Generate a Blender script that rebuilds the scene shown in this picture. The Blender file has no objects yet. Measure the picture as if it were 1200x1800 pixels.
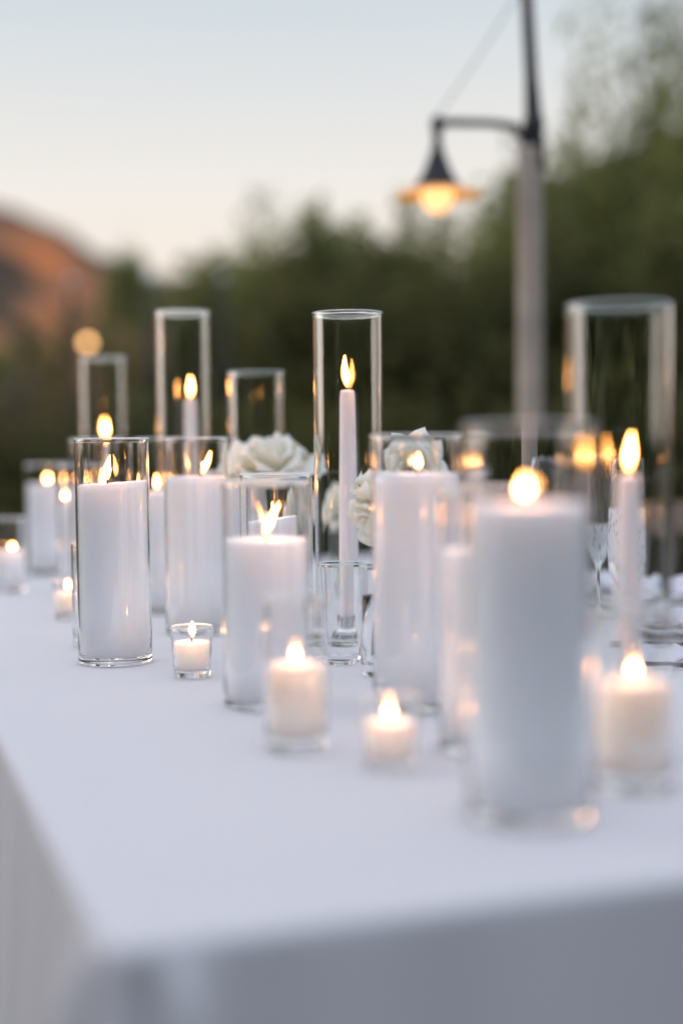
import bpy, bmesh, math, random
from mathutils import Vector, Matrix, noise
PI = math.pi
R = math.radians
sc = bpy.context.scene
COL = sc.collection

# ------------------------------------------------------------------ camera
cam_d = bpy.data.cameras.new('camera')
cam = bpy.data.objects.new('camera', cam_d); COL.objects.link(cam)
cam_d.sensor_fit = 'HORIZONTAL'; cam_d.sensor_width = 24.0; cam_d.lens = 50.0
cam_d.clip_start = 0.02; cam_d.clip_end = 3000
cam_d.dof.use_dof = True; cam_d.dof.focus_distance = 1.585; cam_d.dof.aperture_fstop = 1.27
cam.matrix_world = Matrix.Translation((0, 0, 1.0)) @ Matrix.Rotation(R(90 - 2.93), 4, 'X') @ Matrix.Rotation(R(-0.55), 4, 'Z')
sc.camera = cam

# ------------------------------------------------------------------ world
world = bpy.data.worlds.new('World'); sc.world = world; world.use_nodes = True
wn = world.node_tree.nodes; wl = world.node_tree.links
for n_ in list(wn): wn.remove(n_)
SUN_ELEV, SUN_AZ = R(3.0), R(-75)           # azimuth measured from +Y, negative = left
out = wn.new('ShaderNodeOutputWorld'); bg = wn.new('ShaderNodeBackground')
sky = wn.new('ShaderNodeTexSky'); sky.sky_type = 'NISHITA'; sky.sun_disc = False
sky.sun_elevation = SUN_ELEV; sky.sun_rotation = SUN_AZ; sky.air_density = 1.0; sky.dust_density = 1.2; sky.ozone_density = 2.0
tc = wn.new('ShaderNodeTexCoord'); sx = wn.new('ShaderNodeSeparateXYZ'); wl.new(tc.outputs['Generated'], sx.inputs[0])
ramp = wn.new('ShaderNodeValToRGB'); wl.new(sx.outputs['Z'], ramp.inputs[0])
stops = [(0.0, (.90, .70, .54)), (0.10, (.90, .785, .68)), (0.17, (.84, .795, .745)), (0.30, (.60, .66, .705)), (1.0, (.77, .79, .885))]
el = ramp.color_ramp.elements
el[0].position, el[0].color = stops[0][0], (*stops[0][1], 1)
el[1].position, el[1].color = stops[-1][0], (*stops[-1][1], 1)
for p_, c_ in stops[1:-1]:
    e_ = el.new(p_); e_.color = (*c_, 1)
# evening glow is on the left: the sky opposite it is dimmer
dot = wn.new('ShaderNodeVectorMath'); dot.operation = 'DOT_PRODUCT'
wl.new(tc.outputs['Generated'], dot.inputs[0]); dot.inputs[1].default_value = (-.35, .937, 0)
mr = wn.new('ShaderNodeMapRange'); wl.new(dot.outputs['Value'], mr.inputs[0])
mr.inputs[1].default_value = -1; mr.inputs[2].default_value = 0.9; mr.inputs[3].default_value = 4.0; mr.inputs[4].default_value = 3.12
mr2 = wn.new('ShaderNodeMapRange'); wl.new(dot.outputs['Value'], mr2.inputs[0])      # no warm glow opposite the sunset
mr2.inputs[1].default_value = -.6; mr2.inputs[2].default_value = .75; mr2.inputs[3].default_value = .85; mr2.inputs[4].default_value = 0
cool = wn.new('ShaderNodeMixRGB'); wl.new(mr2.outputs[0], cool.inputs[0]); wl.new(ramp.outputs[0], cool.inputs[1]); cool.inputs[2].default_value = (.60, .69, .90, 1)
mul = wn.new('ShaderNodeVectorMath'); mul.operation = 'SCALE'
wl.new(cool.outputs[0], mul.inputs[0]); wl.new(mr.outputs[0], mul.inputs[3])
mix = wn.new('ShaderNodeMixRGB'); mix.inputs[0].default_value = 0.05
wl.new(mul.outputs[0], mix.inputs[1]); wl.new(sky.outputs[0], mix.inputs[2])
wl.new(mix.outputs[0], bg.inputs[0]); bg.inputs[1].default_value = 0.10
wl.new(bg.outputs[0], out.inputs[0])

sun_d = bpy.data.lights.new('sun', 'SUN'); sun = bpy.data.objects.new('sun', sun_d); COL.objects.link(sun)
sun_d.energy = 0.2; sun_d.angle = R(30); sun_d.color = (1.0, .93, .92)
sdir = Vector((math.sin(SUN_AZ) * math.cos(R(10)), math.cos(SUN_AZ) * math.cos(R(10)), math.sin(R(10))))
sun.rotation_euler = sdir.to_track_quat('Z', 'Y').to_euler()
sun.location = (-5, 2, 6)

sc.view_settings.view_transform = 'Standard'; sc.view_settings.look = 'None'
sc.view_settings.exposure = 1.82; sc.view_settings.gamma = 1.0; sc.view_settings.use_curve_mapping = False
sc.render.engine = 'CYCLES'
cy = sc.cycles
cy.max_bounces = 24; cy.transmission_bounces = 24; cy.glossy_bounces = 8; cy.diffuse_bounces = 6; cy.transparent_max_bounces = 16
cy.caustics_reflective = True; cy.caustics_refractive = True; cy.blur_glossy = 0.0
cy.sample_clamp_indirect = 6.0; cy.sample_clamp_direct = 0
cy.use_denoising = True; cy.denoiser = 'OPENIMAGEDENOISE'
try:
    cy.denoising_input_passes = 'RGB_ALBEDO_NORMAL'; cy.denoising_prefilter = 'ACCURATE'
except Exception: pass
cy.use_adaptive_sampling = True; cy.adaptive_threshold = 0.006

# ------------------------------------------------------------------ helpers
def tag(o, label=None, cat=None, group=None, kind=None):
    if label: o['label'] = label
    if cat: o['category'] = cat
    if group: o['group'] = group
    if kind: o['kind'] = kind
    return o

def mesh_obj(name, verts, faces, mat, parent=None, smooth=True):
    me = bpy.data.meshes.new(name); me.from_pydata([tuple(v) for v in verts], [], faces)
    me.validate(); me.update()
    if smooth:
        me.polygons.foreach_set('use_smooth', [True] * len(me.polygons))
    me.materials.append(mat)
    o = bpy.data.objects.new(name, me); COL.objects.link(o)
    if parent: o.parent = parent
    return o

def reuse(name, me, parent=None, loc=(0, 0, 0), rot=(0, 0, 0), scale=(1, 1, 1)):
    o = bpy.data.objects.new(name, me); COL.objects.link(o)
    if parent: o.parent = parent
    o.location = loc; o.rotation_euler = rot; o.scale = scale
    return o

def empty(name, loc, rz=0):
    o = bpy.data.objects.new(name, None); COL.objects.link(o)
    o.location = loc; o.rotation_euler = (0, 0, rz); o.empty_display_size = .05
    return o

class MB:
    def __init__(s): s.v = []; s.f = []
    def add(s, vs, fs):
        b = len(s.v); s.v += [tuple(v) for v in vs]; s.f += [tuple(i + b for i in f) for f in fs]
    def lathe(s, prof, seg=48, c=(0, 0, 0), closed=False, fn=None):
        """prof: list of (r, z); r == 0 ends become poles"""
        vs = []; rings = []
        for r, z in prof:
            if r <= 1e-7:
                rings.append([len(vs)]); vs.append((c[0], c[1], c[2] + z))
            else:
                ring = []
                for k in range(seg):
                    a = 2 * PI * k / seg
                    p = (c[0] + r * math.cos(a), c[1] + r * math.sin(a), c[2] + z)
                    if fn: p = fn(p)
                    ring.append(len(vs)); vs.append(p)
                rings.append(ring)
        fs = []
        n = len(rings)
        for i in range(n if closed else n - 1):
            A, B = rings[i], rings[(i + 1) % n]
            for k in range(seg):
                k2 = (k + 1) % seg
                if len(A) == 1 and len(B) == 1: continue
                if len(A) == 1: fs.append((A[0], B[k2], B[k]))
                elif len(B) == 1: fs.append((A[k], A[k2], B[0]))
                else: fs.append((A[k], A[k2], B[k2], B[k]))
        s.add(vs, fs)
    def tube(s, pts, rad, seg=10, cap=True):
        pts = [Vector(p) for p in pts]
        rs = rad if isinstance(rad, (list, tuple)) else [rad] * len(pts)
        vs = []; fs = []; prev = None
        for i, p in enumerate(pts):
            t = (pts[min(i + 1, len(pts) - 1)] - pts[max(i - 1, 0)]).normalized()
            if prev is None:
                a = t.orthogonal().normalized()
            else:
                a = (prev - t * prev.dot(t)).normalized()
            prev = a; b = t.cross(a)
            for k in range(seg):
                an = 2 * PI * k / seg
                vs.append(p + (a * math.cos(an) + b * math.sin(an)) * rs[i])
        for i in range(len(pts) - 1):
            for k in range(seg):
                k2 = (k + 1) % seg
                fs.append((i * seg + k, i * seg + k2, (i + 1) * seg + k2, (i + 1) * seg + k))
        if cap:
            fs.append(tuple(reversed(range(seg)))); fs.append(tuple((len(pts) - 1) * seg + k for k in range(seg)))
        s.add(vs, fs)
    def box(s, c, sz, M=None):
        vs = []
        for x in (-1, 1):
            for y in (-1, 1):
                for z in (-1, 1):
                    v = Vector((c[0] + x * sz[0] / 2, c[1] + y * sz[1] / 2, c[2] + z * sz[2] / 2))
                    vs.append(M @ v if M else v)
        s.add(vs, [(0, 1, 3, 2), (4, 6, 7, 5), (0, 4, 5, 1), (2, 3, 7, 6), (0, 2, 6, 4), (1, 5, 7, 3)])
    def build(s, name, mat, parent=None, smooth=True):
        return mesh_obj(name, s.v, s.f, mat, parent, smooth)

def bevel(o, w, seg=2):
    m = o.modifiers.new('bevel', 'BEVEL'); m.width = w; m.segments = seg; m.limit_method = 'ANGLE'; m.angle_limit = R(40)
    return o

# ------------------------------------------------------------------ materials
def pmat(name, col, rough=.6, spec=.5, metal=0, sss=0, sss_r=(1, .6, .35), sss_s=.01, var=0, vscale=30, bump=0, bscale=200, sheen=0, trans=0):
    m = bpy.data.materials.new(name); m.use_nodes = True
    nt = m.node_tree; b = nt.nodes['Principled BSDF']
    b.inputs['Base Color'].default_value = (*col, 1); b.inputs['Roughness'].default_value = rough
    b.inputs['Specular IOR Level'].default_value = spec; b.inputs['Metallic'].default_value = metal
    if sss:
        b.inputs['Subsurface Weight'].default_value = sss; b.inputs['Subsurface Radius'].default_value = sss_r
        b.inputs['Subsurface Scale'].default_value = sss_s
    if sheen: b.inputs['Sheen Weight'].default_value = sheen
    tcn = nt.nodes.new('ShaderNodeTexCoord')
    if var:
        nz = nt.nodes.new('ShaderNodeTexNoise'); nz.inputs['Scale'].default_value = vscale; nz.inputs['Detail'].default_value = 5
        nt.links.new(tcn.outputs['Object'], nz.inputs['Vector'])
        r = nt.nodes.new('ShaderNodeValToRGB'); nt.links.new(nz.outputs[0], r.inputs[0])
        e = r.color_ramp.elements
        e[0].position = .3; e[1].position = .7
        e[0].color = (*[c * (1 - var) for c in col], 1); e[1].color = (*[min(1, c * (1 + var)) for c in col], 1)
        nt.links.new(r.outputs[0], b.inputs['Base Color'])
    if bump:
        nb = nt.nodes.new('ShaderNodeTexNoise'); nb.inputs['Scale'].default_value = bscale; nb.inputs['Detail'].default_value = 4
        nt.links.new(tcn.outputs['Object'], nb.inputs['Vector'])
        bp = nt.nodes.new('ShaderNodeBump'); bp.inputs['Strength'].default_value = bump; bp.inputs['Distance'].default_value = .001
        nt.links.new(nb.outputs[0], bp.inputs['Height']); nt.links.new(bp.outputs[0], b.inputs['Normal'])
    return m

def glass_mat(name, col=(1, 1, 1), ior=1.49):
    m = bpy.data.materials.new(name); m.use_nodes = True
    nt = m.node_tree; b = nt.nodes['Principled BSDF']
    b.inputs['Base Color'].default_value = (*col, 1); b.inputs['Roughness'].default_value = 0.0
    b.inputs['Transmission Weight'].default_value = 1; b.inputs['IOR'].default_value = ior
    return m

def flame_mat():
    m = bpy.data.materials.new('candle_flame'); m.use_nodes = True
    nt = m.node_tree
    for n in list(nt.nodes): nt.nodes.remove(n)
    o = nt.nodes.new('ShaderNodeOutputMaterial'); em = nt.nodes.new('ShaderNodeEmission'); tr = nt.nodes.new('ShaderNodeBsdfTransparent')
    mx = nt.nodes.new('ShaderNodeAddShader'); lw = nt.nodes.new('ShaderNodeLayerWeight'); lw.inputs[0].default_value = .45
    t = nt.nodes.new('ShaderNodeTexCoord'); s = nt.nodes.new('ShaderNodeSeparateXYZ'); nt.links.new(t.outputs['Generated'], s.inputs[0])
    cr = nt.nodes.new('ShaderNodeValToRGB'); nt.links.new(lw.outputs['Facing'], cr.inputs[0])
    e = cr.color_ramp.elements
    e[0].position = .05; e[0].color = (1, .42, .095, 1); e[1].position = .5; e[1].color = (1, .26, .03, 1)
    st = nt.nodes.new('ShaderNodeMapRange'); nt.links.new(lw.outputs['Facing'], st.inputs[0])
    st.inputs[1].default_value = .03; st.inputs[2].default_value = .52; st.inputs[3].default_value = 8.5; st.inputs[4].default_value = .5
    hr = nt.nodes.new('ShaderNodeValToRGB'); nt.links.new(s.outputs['Z'], hr.inputs[0])      # fainter round the wick
    h = hr.color_ramp.elements; h[0].position = .0; h[0].color = (.05, .05, .05, 1); h[1].position = .34; h[1].color = (1, 1, 1, 1)
    mm = nt.nodes.new('ShaderNodeMath'); mm.operation = 'MULTIPLY'; nt.links.new(st.outputs[0], mm.inputs[0]); nt.links.new(hr.outputs[0], mm.inputs[1])
    nt.links.new(cr.outputs[0], em.inputs[0]); nt.links.new(mm.outputs[0], em.inputs[1])
    # burning gas: it adds its own light and hides nothing behind it
    nt.links.new(tr.outputs[0], mx.inputs[0]); nt.links.new(em.outputs[0], mx.inputs[1])
    nt.links.new(mx.outputs[0], o.inputs[0])
    return m

def cloth_mat():
    m = pmat('white_linen', (.785, .755, .75), .85, .2, sheen=.15)
    nt = m.node_tree; b = nt.nodes['Principled BSDF']
    t = nt.nodes.new('ShaderNodeTexCoord')
    w1 = nt.nodes.new('ShaderNodeTexWave'); w1.bands_direction = 'X'; w1.inputs['Scale'].default_value = 420; w1.inputs['Distortion'].default_value = .8
    w2 = nt.nodes.new('ShaderNodeTexWave'); w2.bands_direction = 'Y'; w2.inputs['Scale'].default_value = 420; w2.inputs['Distortion'].default_value = .8
    nt.links.new(t.outputs['Object'], w1.inputs[0]); nt.links.new(t.outputs['Object'], w2.inputs[0])
    ad = nt.nodes.new('ShaderNodeMath'); ad.operation = 'ADD'; nt.links.new(w1.outputs['Fac'], ad.inputs[0]); nt.links.new(w2.outputs['Fac'], ad.inputs[1])
    bp = nt.nodes.new('ShaderNodeBump'); bp.inputs['Strength'].default_value = .25; bp.inputs['Distance'].default_value = .0003
    nt.links.new(ad.outputs[0], bp.inputs['Height']); nt.links.new(bp.outputs[0], b.inputs['Normal'])
    return m

M = {
    'rim': glass_mat('ground_glass_rim', (.93, 1, .98)),
    'glass': glass_mat('clear_glass', (1, 1, 1), 1.46), 'glass_green': glass_mat('green_tinted_glass', (.985, 1, .99), 1.43), 'water': glass_mat('water', (.99, 1, 1), 1.333),
    'flame': flame_mat(), 'cloth': cloth_mat(),
    'sand': pmat('white_wax_sand', (.97, .97, .965), .8, .2, var=.01, vscale=400, bump=.6, bscale=900, sss=.9, sss_r=(1, .9, .8), sss_s=.03),
    'wax': pmat('ivory_wax', (.98, .82, .74), .45, .4, sss=.9, sss_r=(1, .7, .5), sss_s=.04),
    'taper': pmat('taper_wax', (.90, .83, .83), .45, .4, sss=.35, sss_r=(1, .6, .4), sss_s=.012),
    'wick': pmat('charred_wick', (.015, .012, .01), .9, .1),
    'petal': pmat('ivory_petal', (.94, .92, .79), .55, .3, sss=.35, sss_r=(1, .9, .5), sss_s=.004, var=.03, vscale=60),
    'stem': pmat('green_stem', (.05, .11, .03), .5, .4, var=.3, vscale=90),
    'china': pmat('white_china', (.82, .82, .81), .15, .5), 'napkin': pmat('lilac_white_napkin', (.76, .74, .80), .9, .1),
    'black': pmat('matt_black_metal', (.012, .012, .013), .35, .5),
    'iron': pmat('black_iron', (.022, .022, .022), .5, .4, var=.2), 'post': pmat('weathered_tan_post', (.40, .335, .265), .8, .2, var=.15, vscale=14, bump=.5, bscale=60),
    'chairwood': pmat('brown_wood', (.17, .13, .10), .5, .4, var=.2, vscale=20),
    'ground': pmat('dry_ground', (.075, .065, .045), .95, .1, var=.4, vscale=.6),
    'bark': pmat('bark', (.06, .045, .03), .9, .1, var=.3, vscale=12),
    'rock': None,
}
def leaf_mat(name, col):
    m = pmat(name, col, .6, .25)
    nt = m.node_tree; b = nt.nodes['Principled BSDF']
    t = nt.nodes.new('ShaderNodeTexCoord'); nz = nt.nodes.new('ShaderNodeTexNoise'); nz.inputs['Scale'].default_value = 1.6; nz.inputs['Detail'].default_value = 6
    nt.links.new(t.outputs['Object'], nz.inputs['Vector'])
    r = nt.nodes.new('ShaderNodeValToRGB'); nt.links.new(nz.outputs[0], r.inputs[0]); e = r.color_ramp.elements
    e[0].position = .35; e[1].position = .68
    e[0].color = (*[c * .7 for c in col], 1); e[1].color = (col[0] * 1.8, col[1] * 1.6, col[2] * 1.3, 1)
    nt.links.new(r.outputs[0], b.inputs['Base Color'])
    tl = nt.nodes.new('ShaderNodeBsdfTranslucent'); nt.links.new(r.outputs[0], tl.inputs[0])
    mx = nt.nodes.new('ShaderNodeMixShader'); mx.inputs[0].default_value = .45
    nt.links.new(b.outputs[0], mx.inputs[1]); nt.links.new(tl.outputs[0], mx.inputs[2])
    nt.links.new(mx.outputs[0], nt.nodes['Material Output'].inputs[0])
    return m
M['leaf_dark'] = leaf_mat('dark_green_leaf', (.115, .12, .048))
M['leaf_olive'] = leaf_mat('olive_leaf', (.20, .165, .085))
M['leaf_fresh'] = leaf_mat('fresh_green_leaf', (.20, .225, .085))
M['leaf_sage'] = leaf_mat('sage_leaf', (.13, .13, .10))

M['rim'].node_tree.nodes['Principled BSDF'].inputs['Roughness'].default_value = .3; M['rim'].node_tree.nodes['Principled BSDF'].inputs['Transmission Weight'].default_value = .5
def rock_mat():
    m = pmat('rust_red_rock', (.4, .16, .08), .9, .1)
    nt = m.node_tree; b = nt.nodes['Principled BSDF']
    t = nt.nodes.new('ShaderNodeTexCoord'); nz = nt.nodes.new('ShaderNodeTexNoise'); nz.inputs['Scale'].default_value = .055; nz.inputs['Detail'].default_value = 6
    nt.links.new(t.outputs['Object'], nz.inputs['Vector'])
    r = nt.nodes.new('ShaderNodeValToRGB'); nt.links.new(nz.outputs[0], r.inputs[0]); e = r.color_ramp.elements
    e[0].position = .44; e[0].color = (.07, .055, .04, 1); e[1].position = .60; e[1].color = (.66, .21, .07, 1)
    x = e.new(.52); x.color = (.34, .16, .08, 1)
    nt.links.new(r.outputs[0], b.inputs['Base Color'])
    return m
M['rock'] = rock_mat()

# ------------------------------------------------------------------ the ground and the hill
rng = random.Random(4)
g = MB(); gv = []; gf = []; N = 60
for j in range(N + 1):
    for i in range(N + 1):
        x = math.copysign(abs((i / N - .5) * 2) ** 2.4, i / N - .5) * 900; y = math.copysign(abs((j / N - .5) * 2) ** 2.4, j / N - .5) * 900 + 3
        d = math.hypot(x, y); amp = min(.25, max(0, (d - 6) * .02))
        gv.append((x, y, noise.noise((x * .12, y * .12, 0)) * amp))
for j in range(N):
    for i in range(N):
        a = j * (N + 1) + i; gf.append((a, a + 1, a + N + 2, a + N + 1))
gr = mesh_obj('ground', gv, gf, M['ground']); tag(gr, kind='structure')

hv = []; hf = []; NX, NY = 90, 30
def ridge(px):            # ridge height in metres against x in metres, at 210 m
    pts = [(-140, 62), (-95, 52), (-66, 42), (-50, 37.5), (-43, 35), (-36, 30.5), (-30, 28), (-22, 26), (-14, 22), (-8, 17), (20, 12), (80, 11), (160, 10)]
    for (x0, z0), (x1, z1) in zip(pts, pts[1:]):
        if x0 <= px <= x1:
            t = (px - x0) / (x1 - x0); return z0 + (z1 - z0) * t
    return pts[0][1] if px < pts[0][0] else pts[-1][1]
for j in range(NY + 1):
    for i in range(NX + 1):
        x = -140 + 300 * i / NX; t = j / NY; y = 120 + 160 * t
        prof = min(1, t / .62) ** .8 if t < .62 else 1 - ((t - .62) / .38) ** 2 * .7
        z = ridge(x) * prof
        q = Vector((x * .07, y * .05, 1))
        z += (noise.fractal(q, 1, 2, 5) * 4.5 + noise.noise(q * 3) * 1.2) * min(1, t * 4) * (.35 if abs(t - .62) < .05 else 1)
        hv.append((x, y, z - 1.0))
for j in range(NY):
    for i in range(NX):
        a = j * (NX + 1) + i; hf.append((a, a + 1, a + NX + 2, a + NX + 1))
hill = mesh_obj('hill', hv, hf, M['rock']); tag(hill, kind='structure')

# ------------------------------------------------------------------ trees and shrubs
def crown_mesh(name, seed, rx, rz, zc, nclump, per, leaf, mat, spiky=0, shell=.55):
    r = random.Random(seed); vs = []; fs = []
    for c in range(nclump):
        while True:
            p = Vector((r.uniform(-1, 1), r.uniform(-1, 1), r.uniform(-1, 1)))
            if p.length < 1: break
        p = p.normalized() * (shell + (1 - shell) * r.random())
        bump = 1 + .35 * noise.noise(p * 1.7 + Vector((seed, 0, 0)))
        cp = Vector((p.x * rx * bump, p.y * rx * bump, zc + p.z * rz * bump))
        axis = (Vector((p.x * .5, p.y * .5, .6 + spiky * r.random()))).normalized()
        cs = r.uniform(.10, .24) * rx
        for k in range(per):
            if spiky:
                t = r.random(); q = cp + axis * t * cs * (2.2 + 2 * spiky) + Vector((r.gauss(0, 1), r.gauss(0, 1), r.gauss(0, 1))) * cs * .28
            else:
                q = cp + Vector((r.gauss(0, 1), r.gauss(0, 1), r.gauss(0, .8))) * cs * .6
            d = Vector((r.gauss(0, 1), r.gauss(0, 1), r.gauss(0, 1) + .3)).normalized(); s = d.orthogonal().normalized()
            s = Matrix.Rotation(r.random() * 6.28, 3, d) @ s
            L = leaf * r.uniform(.6, 1.4); W = L * .3; b = len(vs)
            up = d.cross(s) * W * .25
            vs += [q, q + d * L * .5 + s * W + up, q + d * L, q + d * L * .5 - s * W + up]
            fs.append((b, b + 1, b + 2, b + 3))
    me = bpy.data.meshes.new(name); me.from_pydata([tuple(v) for v in vs], [], fs); me.materials.append(mat); me.update()
    return me
def trunk_mesh(name, seed, h, rad, spread):
    r = random.Random(seed); mb = MB()
    pts = [Vector((0, 0, -.1))]
    for k in range(1, 6): pts.append(Vector((r.uniform(-.08, .08) * k, r.uniform(-.08, .08) * k, h * .6 * k / 5)))
    mb.tube(pts, [rad * (1 - .12 * k) for k in range(6)], 8)
    for b in range(9):
        s = pts[2 + b % 4]; a = r.random() * 6.28; L = []
        for k in range(5):
            t = k / 4
            L.append(s + Vector((math.cos(a) * spread * t, math.sin(a) * spread * t, h * (.12 + .35 * r.random()) * t + .12 * t)) + Vector((r.gauss(0, .04), r.gauss(0, .04), 0)) * (k > 0))
        mb.tube(L, [rad * .5 * (1 - .2 * k) for k in range(5)], 6)
    me = bpy.data.meshes.new(name); me.from_pydata(mb.v, [], mb.f); me.materials.append(M['bark']); me.update()
    return me
crowns = {
    'high': [crown_mesh('crown', 41, 1.0, .55, 2.9, 60, 60, .09, M['leaf_fresh'], .1, .4), crown_mesh('crown', 42, 1.05, .5, 2.9, 60, 60, .09, M['leaf_fresh'], .1, .4)],
    'dense': [crown_mesh('crown', 11, 1.25, 1.25, 1.75, 120, 90, .10, M['leaf_fresh'], shell=.72), crown_mesh('crown', 12, 1.35, 1.15, 1.75, 120, 90, .10, M['leaf_fresh'], .2, .72)],
    'airy': [crown_mesh('crown', 21, 1.15, 1.2, 2.0, 78, 56, .085, M['leaf_fresh'], .5, .25), crown_mesh('crown', 22, 1.05, 1.25, 2.0, 70, 50, .085, M['leaf_fresh'], .9, .3)],
    'shrub': [crown_mesh('crown', 31, .85, .75, .75, 90, 60, .07, M['leaf_olive'], .1, .3), crown_mesh('crown', 32, .8, .8, .78, 90, 60, .07, M['leaf_sage'], .3, .3),
              crown_mesh('crown', 33, 1.0, .85, .8, 110, 80, .09, M['leaf_dark'], .1, .6)],
}
trunks = {'high': trunk_mesh('trunk', 5, 3.6, .05, .6), 'dense': trunk_mesh('trunk', 1, 2.6, .10, .9), 'airy': trunk_mesh('trunk', 2, 3.0, .07, .8), 'shrub': trunk_mesh('trunk', 3, .9, .03, .45)}
def tree(name, label, cat, kind, var, x, y, s, rz, sz=1, group=None):
    t = empty(name, (x, y, 0), rz); t.scale = (s, s, s * sz)
    reuse('crown', crowns[kind][var], t); reuse('trunk', trunks[kind], t)
    tag(t, label, cat, group); return t
TG = 'trees behind the table'
T_ = [
    # label, kind, var, x, y, scale, rot, zscale
    ('tall dark leafy tree rising directly behind the lamp post', 'dense', 0, 1.75, 9.6, .92, .3, 1.0),
    ('tall feathery tree at the right edge reaching the upper sky', 'airy', 1, 2.00, 8.2, .62, 1.2, 1.72),
    ('loose open-crowned tree showing pale sky through, left of the lamp shade', 'high', 0, -.16, 9.8, .62, 2.0, 1.12),
    ('broad tree with a domed top reaching above the lamp arm, right of the post', 'dense', 1, 1.50, 8.8, .84, 2.7, .84),
    ('leafy tree at the right picture edge under the feathery top', 'dense', 0, 2.45, 8.0, .92, 1.7, 1.05),
    ('feathery tree just right of the lamp post reaching above its tan top', 'airy', 1, 1.40, 7.9, .60, 3.9, 1.32),
    ('airy tree behind the lamp arm, between the post and the shade', 'airy', 0, .90, 9.9, .58, 5.0, 1.12),
    ('soft green crown on a thin trunk, between the left rose and the lamp', 'high', 0, .16, 10.4, .58, 4.4, 1.16),
    ('soft green crown on a thin trunk, above the shorter left hurricane glass', 'high', 1, -.62, 10.8, .60, 1.4, 1.06),
    ('thin low-topped tree with sky holes, second open tree from the hill', 'airy', 1, -.95, 12.2, .80, .5, .62),
    ('round dark tree right under the glowing lamp shade', 'dense', 1, .78, 10.8, .80, 4.0, 1.06),
    ('dark tree next to the rusty hill, leftmost of the dense trees', 'dense', 0, -2.09, 14.0, .30, 2.2, 3.1),
    ('wide dark tree filling the right background below the feathery one', 'dense', 1, 2.9, 9.2, 1.0, 5.1, .93),
    ('dark tree standing behind the tall glass holding the double flame', 'dense', 1, .2, 12.2, .9, 1.1, .62),
    ('brownish green tree between the dark left tree and the middle ones', 'dense', 0, -1.10, 14.5, .80, .9, 1.16),
]
for l, k, v, x, y, s, rz, sz in T_: tree('background_tree', l, 'tree', k, v, x, y, s, rz, sz, TG)
S_ = [
    ('olive shrub at the far left below the hill', 0, -1.95, 8.0, 1.0, 0), ('olive shrub under the distant round light', 0, -1.25, 8.4, .98, 2),
    ('grey green shrub between the distant light and the middle shrubs', 1, -.75, 8.8, .95, 4), ('dark shrub behind the tall left hurricane glass', 2, -.25, 8.2, 1.0, 1),
    ('dark shrub behind the ivory rose in the middle', 2, .35, 8.5, 1.02, 3), ('dark shrub at the foot of the lamp post', 2, 1.0, 8.0, 1.05, 5),
    ('dark shrub behind the large glass on the right', 2, 1.7, 7.6, 1.05, 2.4), ('dark shrub at the right edge behind the chair', 2, 2.35, 7.2, 1.0, .6),
    ('large low shrub at the far left edge nearest the table', 2, -1.55, 5.6, .62, 1.6), ('grey shrub further back beneath the rusty hill', 1, -2.9, 11.5, 1.0, .4),
    ('low dark shrub behind the leftmost sand candles', 2, -.75, 5.9, .60, 3.3), ('low dark shrub behind the middle of the table', 2, .15, 6.2, .62, 5.2),
    ('low dark shrub right of the lamp post foot', 2, 1.1, 6.0, .62, 2.9), ('low dark shrub behind the brown chair', 2, 1.95, 5.7, .62, 1.9),
]
for l, v, x, y, s, rz in S_: tree('shrub', l, 'shrub', 'shrub', v, x, y, s, rz, 1, 'shrubs behind the table')
for k, (x, y, s) in enumerate([(-3.6, 16, 1), (0, 17, 1.0), (1.8, 16, 1.1), (3.6, 14, 1.1), (4.6, 10, 1.0), (-5.4, 18, .9)]):
    tree('background_tree', ['dark tree far behind the left shrubs', 'dark tree far behind the middle glass', 'dark tree far behind the lamp post', 'dark tree far behind the right feathery tree', 'dark tree outside the right edge of the picture', 'dark tree far left under the hill'][k], 'tree', 'dense', k % 2, x, y, s * .85, k * 1.3, .8, TG)

# unseen foliage belt added behind the camera; darkens glass reflections and the cloth's front
def belt():
    r = random.Random(77); vs = []; fs = []
    for c in range(4400):
        a = R(r.uniform(62, 282)); d = r.uniform(5.5, 8.0); h = 2.9 + .6 * noise.noise(Vector((a * 3, 0, 5)))
        cp = Vector((math.sin(a) * d, math.cos(a) * d, r.uniform(.1, h) if c % 4 else r.uniform(.8, 2.2)))
        for k in range(16):
            q = cp + Vector((r.gauss(0, .22), r.gauss(0, .22), r.gauss(0, .18)))
            e = Vector((r.gauss(0, 1), r.gauss(0, 1), r.gauss(0, 1))).normalized(); s = e.orthogonal().normalized(); L = r.uniform(.14, .26); b = len(vs)
            vs += [q, q + e * L * .5 + s * L * .3, q + e * L, q + e * L * .5 - s * L * .3]; fs.append((b, b + 1, b + 2, b + 3))
    o = mesh_obj('added_foliage', vs, fs, M['leaf_dark'], None, False)
    tag(o, 'unseen dark foliage added behind the camera to darken the glass reflections', 'added_foliage', kind='stuff')
belt()

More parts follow.
